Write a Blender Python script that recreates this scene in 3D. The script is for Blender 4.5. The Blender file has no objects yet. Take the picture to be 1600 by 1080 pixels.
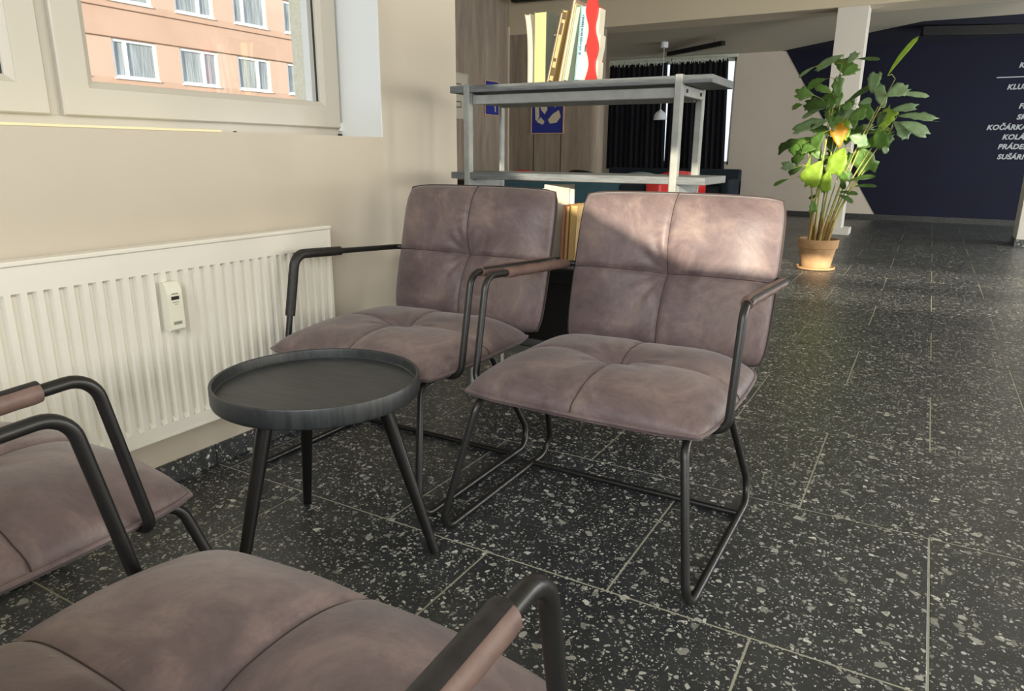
import bpy, bmesh, math, random
from mathutils import Vector, Matrix
random.seed(7)
sc = bpy.context.scene
COL = sc.collection

# ------------------------------------------------------------------ camera
F_PX = 1100.36
YAW, PITCH, ROLL = 0.521743, 0.266315, 0.0070945
CAM = Vector((-0.12027, -1.24172, 0.89996))
def cam_axes():
    cy, sy, cp, sp = math.cos(YAW), math.sin(YAW), math.cos(PITCH), math.sin(PITCH)
    f = Vector((-sy*cp, cy*cp, -sp)); r = Vector((cy, sy, 0)); u = r.cross(f)
    cr, sr = math.cos(ROLL), math.sin(ROLL)
    return cr*r + sr*u, -sr*r + cr*u, f
r_, u_, f_ = cam_axes()
cd = bpy.data.cameras.new('camera'); cam = bpy.data.objects.new('camera', cd); COL.objects.link(cam)
cd.sensor_width = 36; cd.lens = 36*F_PX/1600; cd.clip_start = .02; cd.clip_end = 300
cam.matrix_world = Matrix(((r_.x, u_.x, -f_.x, CAM.x), (r_.y, u_.y, -f_.y, CAM.y), (r_.z, u_.z, -f_.z, CAM.z), (0, 0, 0, 1)))
sc.camera = cam

# ------------------------------------------------------------------ light and exposure
w = bpy.data.worlds.new('world'); sc.world = w; w.use_nodes = True
w.node_tree.nodes['Background'].inputs[0].default_value = (.80, .89, 1.0, 1)
w.node_tree.nodes['Background'].inputs[1].default_value = 1.6
sd = bpy.data.lights.new('sun', 'SUN'); sun = bpy.data.objects.new('sun', sd); COL.objects.link(sun)
sd.energy = 9.5; sd.angle = math.radians(.5); sd.color = (1, .89, .70)
SUN = Vector((-.35, 1, -.207))
sun.rotation_euler = SUN.to_track_quat('-Z', 'Y').to_euler()
def area(name, loc, look, sx, sy, power, color):
    d = bpy.data.lights.new(name, 'AREA'); o = bpy.data.objects.new(name, d); COL.objects.link(o)
    d.shape = 'RECTANGLE'; d.size = sx; d.size_y = sy; d.energy = power; d.color = color
    o.location = loc; o.rotation_euler = Vector(look).to_track_quat('-Z', 'Y').to_euler()
    return o
# soft daylight assumed from right and rear as area lights; two are added fills
area('daylight_right', (4.9, 1.2, 1.55), (-1, 0, 0), 5.5, 1.9, 185, (1, .95, .87))
area('fill_right_far', (4.9, 8.2, .95), (-1, 0, 0), 3.6, 1.15, 240, (.93, .96, 1))  # added fill that brightens the far zone
area('daylight_rear', (.9, -2.9, 1.9), (0, 1, 0), 4.5, .9, 130, (.95, .97, 1))
area('fill_right_mid', (4.9, 5.3, .95), (-1, .45, .12), 2.4, 1.15, 240, (1, .95, .86))  # added fill that lifts the beam and the panelled walls
sc.view_settings.view_transform = 'Standard'; sc.view_settings.look = 'None'
sc.view_settings.exposure = 0.0; sc.view_settings.gamma = 1.0; sc.view_settings.use_curve_mapping = False

# ------------------------------------------------------------------ materials
def srgb(r, g, b):
    f = lambda c: (c/255/12.92) if c/255 <= .04045 else ((c/255+.055)/1.055)**2.4
    return (f(r), f(g), f(b), 1)
class M:
    def __init__(s, name, color=(.5, .5, .5, 1), rough=.6, metal=0, **kw):
        s.m = bpy.data.materials.new(name); s.m.use_nodes = True; s.nt = s.m.node_tree
        s.b = s.nt.nodes['Principled BSDF']; s.i = s.b.inputs
        s.i['Base Color'].default_value = color; s.i['Roughness'].default_value = rough; s.i['Metallic'].default_value = metal
        for k, v in kw.items(): s.i[k].default_value = v
    def n(s, t, **kw):
        x = s.nt.nodes.new(t)
        for k, v in kw.items():
            if k in x.inputs: x.inputs[k].default_value = v
            else: setattr(x, k, v)
        return x
    def l(s, a, b): s.nt.links.new(a, b)
    def coord(s, kind='Object', scale=(1, 1, 1), rot=(0, 0, 0)):
        if kind == 'World': o = s.n('ShaderNodeNewGeometry').outputs['Position']
        else: o = s.n('ShaderNodeTexCoord').outputs[kind]
        mp = s.n('ShaderNodeMapping'); mp.inputs['Scale'].default_value = scale; mp.inputs['Rotation'].default_value = rot
        s.l(o, mp.inputs[0]); return mp.outputs[0]
    def ramp(s, fac, stops):
        r = s.n('ShaderNodeValToRGB'); e = r.color_ramp.elements
        e[0].position, e[0].color = stops[0]; e[1].position, e[1].color = stops[-1]
        for p, c in stops[1:-1]:
            x = e.new(p); x.color = c
        s.l(fac, r.inputs[0]); return r.outputs[0]
    def noise(s, co, scale, detail=4, rough=.6, dist=0):
        x = s.n('ShaderNodeTexNoise'); x.inputs['Scale'].default_value = scale; x.inputs['Detail'].default_value = detail
        x.inputs['Roughness'].default_value = rough; x.inputs['Distortion'].default_value = dist
        s.l(co, x.inputs['Vector']); return x.outputs['Fac']
    def bump(s, h, strength=.2, dist=.002):
        x = s.n('ShaderNodeBump'); x.inputs['Strength'].default_value = strength; x.inputs['Distance'].default_value = dist
        s.l(h, x.inputs['Height']); s.l(x.outputs[0], s.i['Normal'])

def mottled(name, a, b, scale=4, rough=.7, bump=.1, kind='Object', sc3=(1, 1, 1), detail=5, bscale=None, lo=.3, hi=.7, **kw):
    m = M(name, a, rough, **kw); co = m.coord(kind, sc3)
    f = m.noise(co, scale, detail); m.l(m.ramp(f, [(lo, a), (hi, b)]), m.i['Base Color'])
    if bump: m.bump(m.noise(co, bscale or scale*12, 3), bump, .001)
    return m.m

def plaster(name, c, v=.04):
    d = tuple(x*(1-v) for x in c[:3])+(1,)
    return mottled(name, d, c, 2.2, .85, .15, 'World', bscale=160)

WALL = plaster('wall_paint', srgb(198, 189, 172))
WHITE = plaster('white_paint', srgb(214, 213, 206))
CEIL = plaster('ceiling_paint', srgb(196, 190, 172))
FARW = plaster('far_wall_paint', srgb(212, 203, 189))
NAVY = mottled('navy_paint', srgb(7, 12, 34), srgb(10, 16, 42), 3, .9, .1, 'World', bscale=120)
SKIRT = plaster('cream_skirt_paint', srgb(216, 205, 172))

def terrazzo():
    m = M('terrazzo', rough=.33); m.i['Specular IOR Level'].default_value = .75; co = m.coord('World')
    nz = m.n('ShaderNodeTexNoise'); nz.inputs['Scale'].default_value = 55; m.l(co, nz.inputs['Vector'])
    vs = m.n('ShaderNodeVectorMath', operation='SCALE'); vs.inputs['Scale'].default_value = .010; m.l(nz.outputs['Color'], vs.inputs[0])
    va = m.n('ShaderNodeVectorMath', operation='ADD'); m.l(co, va.inputs[0]); m.l(vs.outputs[0], va.inputs[1])
    base = m.ramp(m.noise(co, 9, 6, .7), [(.3, srgb(34, 37, 40)), (.7, srgb(58, 62, 64))])
    cur = base; mask_all = None
    for scale, dens, edge, lo, hi in ((46, .84, .10, srgb(112, 114, 108), srgb(212, 213, 204)), (92, .62, .12, srgb(100, 103, 99), srgb(205, 206, 199)), (200, .60, .14, srgb(88, 92, 90), srgb(190, 192, 186))):
        v1 = m.n('ShaderNodeTexVoronoi', feature='F1'); v1.inputs['Scale'].default_value = scale; m.l(va.outputs[0], v1.inputs['Vector'])
        v2 = m.n('ShaderNodeTexVoronoi', feature='DISTANCE_TO_EDGE'); v2.inputs['Scale'].default_value = scale; m.l(va.outputs[0], v2.inputs['Vector'])
        sep = m.n('ShaderNodeSeparateColor'); m.l(v1.outputs['Color'], sep.inputs[0])
        g = m.n('ShaderNodeMath', operation='GREATER_THAN'); m.l(sep.outputs[0], g.inputs[0]); g.inputs[1].default_value = dens
        # chips of uneven size: the edge distance needed varies with the cell
        ml = m.n('ShaderNodeMath', operation='MULTIPLY_ADD'); m.l(sep.outputs[1], ml.inputs[0]); ml.inputs[1].default_value = .22; ml.inputs[2].default_value = edge
        g2 = m.n('ShaderNodeMath', operation='GREATER_THAN'); m.l(v2.outputs['Distance'], g2.inputs[0]); m.l(ml.outputs[0], g2.inputs[1])
        mu = m.n('ShaderNodeMath', operation='MULTIPLY'); m.l(g.outputs[0], mu.inputs[0]); m.l(g2.outputs[0], mu.inputs[1])
        colr = m.ramp(sep.outputs[2], [(.05, lo), (.95, hi)])
        mx = m.n('ShaderNodeMix', data_type='RGBA'); m.l(mu.outputs[0], mx.inputs[0]); m.l(cur, mx.inputs[6]); m.l(colr, mx.inputs[7])
        cur = mx.outputs[2]
    m.l(cur, m.i['Base Color'])
    rr = m.n('ShaderNodeMapRange'); m.l(m.noise(co, 5, 4), rr.inputs[0]); rr.inputs[3].default_value = .30; rr.inputs[4].default_value = .46
    m.l(rr.outputs[0], m.i['Roughness'])
    return m.m
TERR = terrazzo()
GROUT = mottled('grout', srgb(150, 150, 134), srgb(170, 170, 152), 20, .9, 0, 'World')

def leather():
    m = M('suede_leather', rough=.5); co = m.coord('Object')
    a = m.ramp(m.noise(co, 7, 8, .72, .5), [(.30, srgb(76, 63, 65)), (.5, srgb(102, 87, 87)), (.70, srgb(132, 115, 109))])
    m.l(a, m.i['Base Color'])
    b = m.n('ShaderNodeMapRange'); m.l(m.noise(co, 7, 6, .7, .8), b.inputs[0]); b.inputs[1].default_value = .3; b.inputs[2].default_value = .7
    b.inputs[3].default_value = .42; b.inputs[4].default_value = .62
    m.l(b.outputs[0], m.i['Roughness'])
    ad = m.n('ShaderNodeMath', operation='ADD'); m.l(m.noise(co, 350, 3), ad.inputs[0]); 
    m2 = m.n('ShaderNodeMath', operation='MULTIPLY'); m.l(m.noise(co, 24, 3, .5, 1.2), m2.inputs[0]); m2.inputs[1].default_value = 1.5
    m.l(m2.outputs[0], ad.inputs[1]); m.bump(ad.outputs[0], .22, .0016)
    m.i['Sheen Weight'].default_value = .15; m.i['Sheen Roughness'].default_value = .5
    return m.m
LEATHER = leather()
SLEEVE = mottled('sleeve_leather', srgb(96, 76, 70), srgb(126, 103, 94), 18, .5, .2, bscale=300)
THREAD = M('seam_thread', srgb(58, 46, 45), .8).m
BLACKM = mottled('black_powder_coat', srgb(24, 24, 24), srgb(30, 30, 29), 60, .36, .06, bscale=900)
BLACKW = None
def blackwood():
    m = M('black_stained_wood', rough=.42); co = m.coord('Object', (3, 34, 3), (0, 0, .45))
    f = m.noise(co, 3, 7, .65, .4)
    m.l(m.ramp(f, [(.3, srgb(30, 33, 35)), (.7, srgb(58, 62, 63))]), m.i['Base Color']); m.bump(f, .3, .001); return m.m
BLACKW = blackwood()
TLEG = mottled('black_lacquered_leg', srgb(11, 12, 12), srgb(17, 18, 18), 40, .32, .05)
BLACKP = M('black_fabric', srgb(16, 16, 17), .9).m
ZIP = mottled('black_lacing', srgb(20, 19, 20), srgb(40, 38, 38), 60, .5, .3, bscale=200)
RAD = M('radiator_enamel', srgb(226, 223, 210), .38).m
UPVC = M('upvc', srgb(192, 187, 174), .4).m
UPVCW = M('white_upvc', srgb(235, 238, 236), .4).m
GASK = M('gasket', srgb(45, 45, 42), .7).m
PLW = M('white_plastic', srgb(226, 224, 206), .42).m
DARKP = M('dark_display', srgb(38, 40, 34), .3).m
GREYP = M('grey_print', srgb(140, 142, 128), .7).m
def shelfwood(name, c1, c2):
    m = M(name, rough=.6); co = m.coord('Object', (2, 25, 25))
    f = m.noise(co, 5, 7, .7, .3); m.l(m.ramp(f, [(.3, c1), (.7, c2)]), m.i['Base Color']); m.bump(f, .3, .001); return m.m
SHELFW = shelfwood('grey_shelf_wood', srgb(66, 70, 72), srgb(112, 116, 117))
STEEL = mottled('grey_painted_steel', srgb(120, 123, 119), srgb(146, 148, 142), 12, .42, .05)
def panelwood():
    m = M('weathered_panel', rough=.75); co = m.coord('World', (5, 5, .5))
    f = m.noise(co, 2.2, 8, .68, .5); m.l(m.ramp(f, [(.3, srgb(128, 116, 105)), (.52, srgb(148, 137, 124)), (.72, srgb(168, 158, 144))]), m.i['Base Color']); m.bump(f, .3, .003); return m.m
PANEL = panelwood()
PEACH = mottled('peach_render', srgb(188, 156, 136), srgb(198, 167, 147), .5, .9, .1, 'World', bscale=8)
PEACH2 = mottled('pale_peach_render', srgb(196, 168, 150), srgb(204, 176, 158), .5, .9, .1, 'World', bscale=8)
STUCCO = mottled('cream_stucco', srgb(222, 218, 194), srgb(246, 243, 222), 90, .95, .8, 'World', bscale=220)
CURTN = mottled('navy_curtain', srgb(7, 9, 18), srgb(10, 13, 24), 8, .95, .1)
def glass(name, tint=(1, 1, 1, 1), refl=.08):
    m = bpy.data.materials.new(name); m.use_nodes = True; nt = m.node_tree; nt.nodes.clear()
    o = nt.nodes.new('ShaderNodeOutputMaterial'); mx = nt.nodes.new('ShaderNodeMixShader'); t = nt.nodes.new('ShaderNodeBsdfTransparent'); g = nt.nodes.new('ShaderNodeBsdfGlossy')
    t.inputs[0].default_value = tint; g.inputs['Roughness'].default_value = .01; mx.inputs[0].default_value = refl
    nt.links.new(t.outputs[0], mx.inputs[1]); nt.links.new(g.outputs[0], mx.inputs[2]); nt.links.new(mx.outputs[0], o.inputs[0]); return m
GLASS = glass('window_glass')
def housepane():
    m = M('house_window_glass', rough=.12); co = m.coord('World', (1, 7, .25))
    f = m.noise(co, 3, 5, .6); m.l(m.ramp(f, [(.3, srgb(96, 104, 108)), (.7, srgb(176, 186, 190))]), m.i['Base Color']); return m.m
HPANE = housepane()

# ------------------------------------------------------------------ helpers
def link(name, me, mat, parent=None, loc=None):
    o = bpy.data.objects.new(name, me); COL.objects.link(o)
    if mat is not None:
        for x in (mat if isinstance(mat, (list, tuple)) else [mat]): me.materials.append(x)
    if parent: o.parent = parent
    if loc: o.location = loc
    return o
def obj(name, bm, mat, parent=None, smooth=0, loc=None):
    me = bpy.data.meshes.new(name); bmesh.ops.recalc_face_normals(bm, faces=bm.faces); bm.to_mesh(me); bm.free()
    if smooth:
        me.shade_smooth(); me.set_sharp_from_angle(angle=math.radians(smooth))
    return link(name, me, mat, parent, loc)
def thing(name, label, cat, loc=(0, 0, 0), rz=0, group=None):
    o = bpy.data.objects.new(name, None); COL.objects.link(o); o.location = loc; o.rotation_euler = (0, 0, rz); o.empty_display_size = .1
    return tag(o, label, cat, group)
def tag(o, label, cat, group=None):
    o['label'] = label; o['category'] = cat
    if group: o['group'] = group
    return o
def struct(o, label=None):
    o['kind'] = 'structure'
    if label: o['label'] = label
    return o
def box(bm, lo, hi, bev=0, seg=1, mi=0, M4=None):
    lo, hi = Vector(lo), Vector(hi)
    r = bmesh.ops.create_cube(bm, size=1); vs = r['verts']
    for v in vs:
        v.co = Vector((lo[i] + (v.co[i]+.5)*(hi[i]-lo[i]) for i in range(3)))
    fs = set(f for v in vs for f in v.link_faces)
    for f in fs: f.material_index = mi
    if bev:
        es = list({e for v in vs for e in v.link_edges})
        r = bmesh.ops.bevel(bm, geom=es, offset=bev, segments=seg, affect='EDGES', profile=.5)
        vs = list({v for f in r['faces'] for v in f.verts} | {v for v in vs if v.is_valid})
    if M4 is not None:
        for v in vs: v.co = M4 @ v.co
    return vs
def boxobj(name, lo, hi, mat, parent=None, bev=0, seg=1, M4=None, smooth=0):
    bm = bmesh.new(); box(bm, lo, hi, bev, seg, 0, M4); return obj(name, bm, mat, parent, smooth)
def prism(bm, poly, h0, h1, axis=2):
    """extrude a 2D polygon along an axis"""
    def P(a, b, h):
        return {2: (a, b, h), 1: (a, h, b), 0: (h, a, b)}[axis]
    A = [bm.verts.new(P(a, b, h0)) for a, b in poly]; B = [bm.verts.new(P(a, b, h1)) for a, b in poly]
    bm.faces.new(A); bm.faces.new(B[::-1])
    for i in range(len(poly)):
        j = (i+1) % len(poly); bm.faces.new((A[i], B[i], B[j], A[j]))
def fillet(pts, rad, closed=False, seg=6):
    pts = [Vector(p) for p in pts]; n = len(pts); out = []
    rads = rad if isinstance(rad, (list, tuple)) else [rad]*n
    for i, p in enumerate(pts):
        if not closed and i in (0, n-1): out.append(p); continue
        a, b = pts[i-1], pts[(i+1) % n]; da, db = (a-p).normalized(), (b-p).normalized()
        ang = da.angle(db)
        if ang > 3.1 or rads[i] == 0: out.append(p); continue
        t = min(rads[i]/math.tan(ang/2), .48*(a-p).length, .48*(b-p).length); rr = t*math.tan(ang/2)
        c = p + (da+db).normalized()*(rr/math.sin(ang/2))
        s, e = p+da*t-c, p+db*t-c; tot = s.angle(e); ax = s.cross(e).normalized()
        for k in range(seg+1):
            out.append(c + Matrix.Rotation(tot*k/seg, 3, ax) @ s)
    return out
def sweep(bm, pts, rad, n=10, closed=False, caps=True, arc=None, up=None, thick=0):
    """round tube (or an arc strip of one) swept along a polyline"""
    pts = [Vector(p) for p in pts]; N = len(pts); rf = rad if callable(rad) else (lambda t: rad)
    tang = []
    for i in range(N):
        a = pts[i-1] if (i or closed) else pts[i]; b = pts[(i+1) % N] if (i < N-1 or closed) else pts[i]
        tang.append((b-a).normalized())
    t0 = tang[0]; nrm = (Vector(up) if up else (Vector((0, 0, 1)) if abs(t0.z) < .9 else Vector((1, 0, 0))))
    nrm = (nrm - t0*nrm.dot(t0)).normalized(); rings = []
    for i in range(N):
        if i:
            ax = tang[i-1].cross(tang[i])
            if ax.length > 1e-7: nrm = Matrix.Rotation(tang[i-1].angle(tang[i]), 3, ax.normalized()) @ nrm
            nrm = (nrm - tang[i]*nrm.dot(tang[i])).normalized()
        bn = tang[i].cross(nrm); r = rf(i/(N-1)); ring = []
        if arc is None:
            for k in range(n):
                a = 2*math.pi*k/n; ring.append(bm.verts.new(pts[i]+nrm*math.cos(a)*r+bn*math.sin(a)*r))
        else:
            prof = [(arc[0]+(arc[1]-arc[0])*k/n, r) for k in range(n+1)] + [(arc[0]+(arc[1]-arc[0])*k/n, r-thick) for k in range(n, -1, -1)]
            for a, q in prof: ring.append(bm.verts.new(pts[i]+nrm*math.cos(a)*q+bn*math.sin(a)*q))
        rings.append(ring)
    K = len(rings[0])
    for i in range(N if closed else N-1):
        A, B = rings[i], rings[(i+1) % N]
        for k in range(K): bm.faces.new((A[k], A[(k+1) % K], B[(k+1) % K], B[k]))
    if caps and not closed: bm.faces.new(rings[0][::-1]); bm.faces.new(rings[-1])
def tubeobj(name, pts, rad, mat, parent=None, n=10, closed=False, **kw):
    bm = bmesh.new(); sweep(bm, pts, rad, n, closed, **kw); return obj(name, bm, mat, parent, 50)
def lathe(bm, prof, n=48, c=(0, 0, 0)):
    rings = []
    for r, z in prof:
        if r < 1e-6: rings.append([bm.verts.new((c[0], c[1], c[2]+z))])
        else: rings.append([bm.verts.new((c[0]+r*math.cos(2*math.pi*k/n), c[1]+r*math.sin(2*math.pi*k/n), c[2]+z)) for k in range(n)])
    for A, B in zip(rings, rings[1:]):
        for k in range(n):
            j = (k+1) % n
            if len(A) == 1 and len(B) == 1: break
            if len(A) == 1: bm.faces.new((A[0], B[k], B[j]))
            elif len(B) == 1: bm.faces.new((A[k], A[j], B[0]))
            else: bm.faces.new((A[k], A[j], B[j], B[k]))
def copy_tree(o, parent=None):
    c = o.copy(); COL.objects.link(c); c.parent = parent
    for ch in list(o.children): copy_tree(ch, c)
    return c

# ------------------------------------------------------------------ setting: floor
WX, CX, CY = -1.848, -1.848, 1.29        # left wall plane and its end corner
FX0, FX1, FY0, FY1 = -5.6, 5.0, -3.0, 10.5
P, L2 = .6, .2985                         # tile row pitch, half tile length
g = bmesh.new(); box(g, (FX0-.3, FY0-.2, -.12), (FX1+.2, FY1+.2, -.0010))
floor = struct(obj('floor', g, GROUT), 'black terrazzo tile floor laid in staggered rows')
def tile_bm(bm, lx, ly, ox=0, oy=0):
    G = .0022; b = .0012
    lo = [(ox+G, oy+G), (ox+lx-G, oy+G), (ox+lx-G, oy+ly-G), (ox+G, oy+ly-G)]
    ins = [(b, b), (-b, b), (-b, -b), (b, -b)]
    V0 = [bm.verts.new((x, y, -.01)) for x, y in lo]; V1 = [bm.verts.new((x, y, -b*.6)) for x, y in lo]
    V2 = [bm.verts.new((x+i, y+j, 0)) for (x, y), (i, j) in zip(lo, ins)]
    for A, B in ((V0, V1), (V1, V2)):
        for k in range(4): bm.faces.new((A[k], A[(k+1) % 4], B[(k+1) % 4], B[k]))
    bm.faces.new(V2)
tb = bmesh.new(); tile_bm(tb, 2*L2, P)
first = None; far = bmesh.new(); ntile = 0
for row in range(-4, 18):
    y = row*P
    k0 = -20 + (row % 2)
    for k in range(k0, 20, 2):
        x = k*L2
        if x+2*L2 < FX0 or x > FX1-.1 or y > 10.4: continue
        if x+2*L2 < WX and y+P < CY: continue
        # what the camera can see lies ahead of it, from 66 deg left to 8 deg right of +Y
        dx, dy = x+L2-CAM.x, y+P/2-CAM.y
        ang = math.degrees(math.atan2(-dx, dy))
        if y > 6.5 or ang < -14 or ang > 76 or dy < -.3 or math.hypot(dx, dy) > 8.2:
            tile_bm(far, 2*L2, P, x, y)
        else:
            if first is None: first = obj('tile', tb, TERR, floor); t = first
            else: t = bpy.data.objects.new('tile', first.data); COL.objects.link(t); t.parent = floor
            t.location = (x, y, random.uniform(-.0002, .0002)); ntile += 1
fo = obj('far_tiles', far, TERR, floor); fo['kind'] = 'stuff'
print('tiles', ntile)

# ------------------------------------------------------------------ setting: walls
H = 2.93
WY0, WY1, WZ0, WZ1 = -1.30, .817, .953, 2.35     # window opening in the left wall
bm = bmesh.new(); T = -2.225
box(bm, (T, -3.2, 0), (WX, CY, WZ0)); box(bm, (T, -3.2, WZ1), (WX, CY, H)); box(bm, (T, WY1, WZ0), (WX, CY, WZ1)); box(bm, (T, -3.2, WZ0), (WX, WY0, WZ1))
struct(obj('wall_left', bm, WALL), 'cream painted wall with the radiator and window')
bm = bmesh.new(); prism(bm, [(WX, CY), (-5.5, 6.3), (-5.9, 6.3), (T, CY)], 0, H); struct(obj('wall_left_diagonal', bm, WALL))
bm = bmesh.new(); box(bm, (-5.8, 6.3, 0), (-5.5, 8.2, H)); struct(obj('wall_left_panelled', bm, PANEL), 'grey brown wood panelled side wall')
wp = bmesh.new(); box(wp, (-5.5, 7.95, 0), (-4.22, 8.2, 2.49))
wpo = struct(obj('wall_back_panelled', wp, PANEL), 'grey brown wood panelled wall below the beam')
bm = bmesh.new(); lathe(bm, [(.0, 0), (.125, 0), (.125, 2.49), (0, 2.49)], 32, (-4.2, 8.08, 0)); struct(obj('trim_1', bm, PANEL, None, 40), 'rounded end of the panelled wall')
for i, xx in enumerate((-5.07, -4.64)):
    boxobj('panel_joint', (xx-.004, 7.944, .0), (xx+.004, 7.951, 2.49), THREAD, wpo)
boxobj('corner_bead', (-5.5, 7.925, 0), (-5.478, 7.95, 2.6), FARW, wpo)
# ceiling: high part, beam, low sloping part with its painted corner
bm = bmesh.new(); box(bm, (-5.8, -3.2, H), (5.2, 8.0, H+.15)); struct(obj('ceiling', bm, CEIL))
bm = bmesh.new(); box(bm, (-5.5, 7.95, 2.49), (5.0, 8.45, H+.1), .004); struct(obj('trim_beam', bm, plaster('beam_paint', srgb(206, 196, 174))), 'cream downstand beam over the column')
def zc(y): return 2.53 - (y-8.4)*.067
bm = bmesh.new()
V = [bm.verts.new((x, y, z)) for x, y, z in ((-5.6, 8.45, 2.535), (5, 8.45, 2.535), (5, 10.6, 2.39), (-5.6, 10.6, 2.39), (-5.6, 8.45, 2.7), (5, 8.45, 2.7), (5, 10.6, 2.7), (-5.6, 10.6, 2.7))]
for f in ((0, 1, 2, 3), (4, 5, 6, 7), (0, 1, 5, 4), (1, 2, 6, 5), (2, 3, 7, 6), (3, 0, 4, 7)): bm.faces.new([V[i] for i in f])
struct(obj('ceiling_low', bm, plaster('low_ceiling_paint', srgb(186, 180, 162))), 'grey low ceiling behind the beam')
def zl(y): return 2.535 + (y-8.45)*(2.39-2.535)/2.15
bm = bmesh.new(); poly = [(-2.27, 10.5), (-.44, 9.27), (5, 9.27), (5, 10.5)]
A = [bm.verts.new((x, y, zl(y)-.004)) for x, y in poly]; B = [bm.verts.new((x, y, zl(y)+.004)) for x, y in poly]
bm.faces.new(A); bm.faces.new(B)
for i in range(4): bm.faces.new((A[i], A[(i+1) % 4], B[(i+1) % 4], B[i]))
struct(obj('ceiling_painted_corner', bm, NAVY), 'navy paint carried onto the low ceiling')
# far wall with window opening
bm = bmesh.new(); Y0, Y1 = 10.5, 10.75; a0, a1, b0, b1 = -4.90, -2.93, .75, 2.36
box(bm, (-5.9, Y0, 0), (a0, Y1, 2.7)); box(bm, (a1, Y0, 0), (5.2, Y1, 2.7)); box(bm, (a0, Y0, 0), (a1, Y1, b0)); box(bm, (a0, Y0, b1), (a1, Y1, 2.7))
struct(obj('wall_far', bm, FARW), 'pale far wall with the curtained window')
bm = bmesh.new(); prism(bm, [(-.75, .075), (5, .075), (5, 2.45), (-2.25, 2.45)], 10.494, 10.505, 1)
struct(obj('wall_far_navy', bm, NAVY), 'dark navy painted field with a slanting left edge')
boxobj('baseboard_far', (-5.6, 10.485, 0), (5, 10.51, .075), mottled('dark_skirting', srgb(44, 46, 46), srgb(66, 68, 66), 30, .6, 0, 'World'))['kind'] = 'structure'
struct(boxobj('wall_far_left', (-5.9, 8.2, 0), (-5.6, 10.6, 2.7), FARW))
# right and rear walls (outside the picture); rear openings are made up, cut to shape the sun patches
bm = bmesh.new(); box(bm, (5.0, -3.2, 0), (5.2, 10.7, H)); struct(obj('wall_right', bm, WALL))
bm = bmesh.new(); yb0, yb1 = -3.06, -3.0
def rb(x0, x1, z0, z1): box(bm, (x0, yb0, z0), (x1, yb1, z1))
rb(-2.3, 5.2, 0, 1.366)
prism(bm, [(-2.3, 1.366), (.615, 1.366), (.295, 1.516), (-.205, 1.75), (-2.3, 1.75)], yb0, yb1, 1)  # slanted edge made up to throw the diagonal shadow on a backrest
rb(4.9, 5.2, 1.366, 1.75); rb(1.25, 4.95, 1.505, 1.563)
rb(-2.3, 5.2, 1.75, 1.96); rb(-2.3, -.08, 1.96, 2.26); rb(.72, 5.2, 1.96, 2.26)
rb(-2.3, 5.2, 2.26, 2.36); rb(-2.3, 1.72, 2.36, 2.72); rb(2.28, 5.2, 2.36, 2.72); rb(-2.3, 5.2, 2.72, H)
struct(obj('wall_rear', bm, WALL), 'unseen rear wall with slits cut to shape the sun')

# skirting: terrazzo pieces along the left wall
bb = struct(boxobj('baseboard_left', (WX-.002, -3.0, 0), (WX+.004, CY, .060), GROUT), 'black terrazzo skirting below the radiator')
for k in range(8):
    y = -3.0 + k*.597 + .01
    y1 = min(y+.594, CY)
    if y1 > y: boxobj('skirting_tile', (WX-.001, y, 0), (WX+.010, y1, .062), TERR, bb, .0012)

# columns
bm = bmesh.new(); box(bm, (-1.262, 7.97, .0), (-.945, 8.25, 2.5), .004); col1 = struct(obj('trim_column', bm, WHITE), 'square white column behind the potted palm')
boxobj('plinth', (-1.275, 7.955, 0), (-.86, 8.262, .075), WHITE, col1)
bm = bmesh.new(); box(bm, (.745, 7.75, 0), (1.15, 8.15, 2.5), .004); col2 = struct(obj('trim_column_right', bm, WHITE), 'white column cut by the right edge of the picture')
boxobj('plinth', (.735, 7.74, 0), (1.16, 8.16, .075), TERR, col2)

# ------------------------------------------------------------------ window_1, left wall
wn = struct(bpy.data.objects.new('window_1', None), 'cream plastic double sash window above the radiator'); COL.objects.link(wn)
FXA, FXB = -2.105, -2.045
def ringbox(bm, y0, y1, z0, z1, wy, wz, x0, x1, bev=.003):
    box(bm, (x0, y0, z0), (x1, y1, z0+wz), bev); box(bm, (x0, y0, z1-wz), (x1, y1, z1), bev)
    box(bm, (x0, y0, z0+wz), (x1, y0+wy, z1-wz), bev); box(bm, (x0, y1-wy, z0+wz), (x1, y1, z1-wz), bev)
bm = bmesh.new(); ringbox(bm, WY0, WY1, WZ0, WZ1, .04, .035, FXA-.02, FXB); box(bm, (FXA-.02, -.245, WZ0+.03), (FXB, -.17, WZ1-.03), .003)
obj('window_frame', bm, UPVC, wn)
def mitred(bm, y0, y1, z0, z1, wd, x0, x1):
    """sash ring of four mitred profiles with a chamfered inner bead"""
    o = [(y0, z0), (y1, z0), (y1, z1), (y0, z1)]; m_ = [(y0+wd-.018, z0+wd-.018), (y1-wd+.018, z0+wd-.018), (y1-wd+.018, z1-wd+.018), (y0+wd-.018, z1-wd+.018)]
    i_ = [(y0+wd, z0+wd), (y1-wd, z0+wd), (y1-wd, z1-wd), (y0+wd, z1-wd)]
    r = [[bm.verts.new((x, y, z)) for y, z in q] for q, x in ((o, x0), (o, x1-.004), ([(y0+.004, z0+.004), (y1-.004, z0+.004), (y1-.004, z1-.004), (y0+.004, z1-.004)], x1), (m_, x1), (m_, x1-.002), (i_, x1-.013), (i_, x0))]
    for A, B in zip(r, r[1:]+r[:1]):
        for k in range(4): bm.faces.new((A[k], A[(k+1) % 4], B[(k+1) % 4], B[k]))
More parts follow.
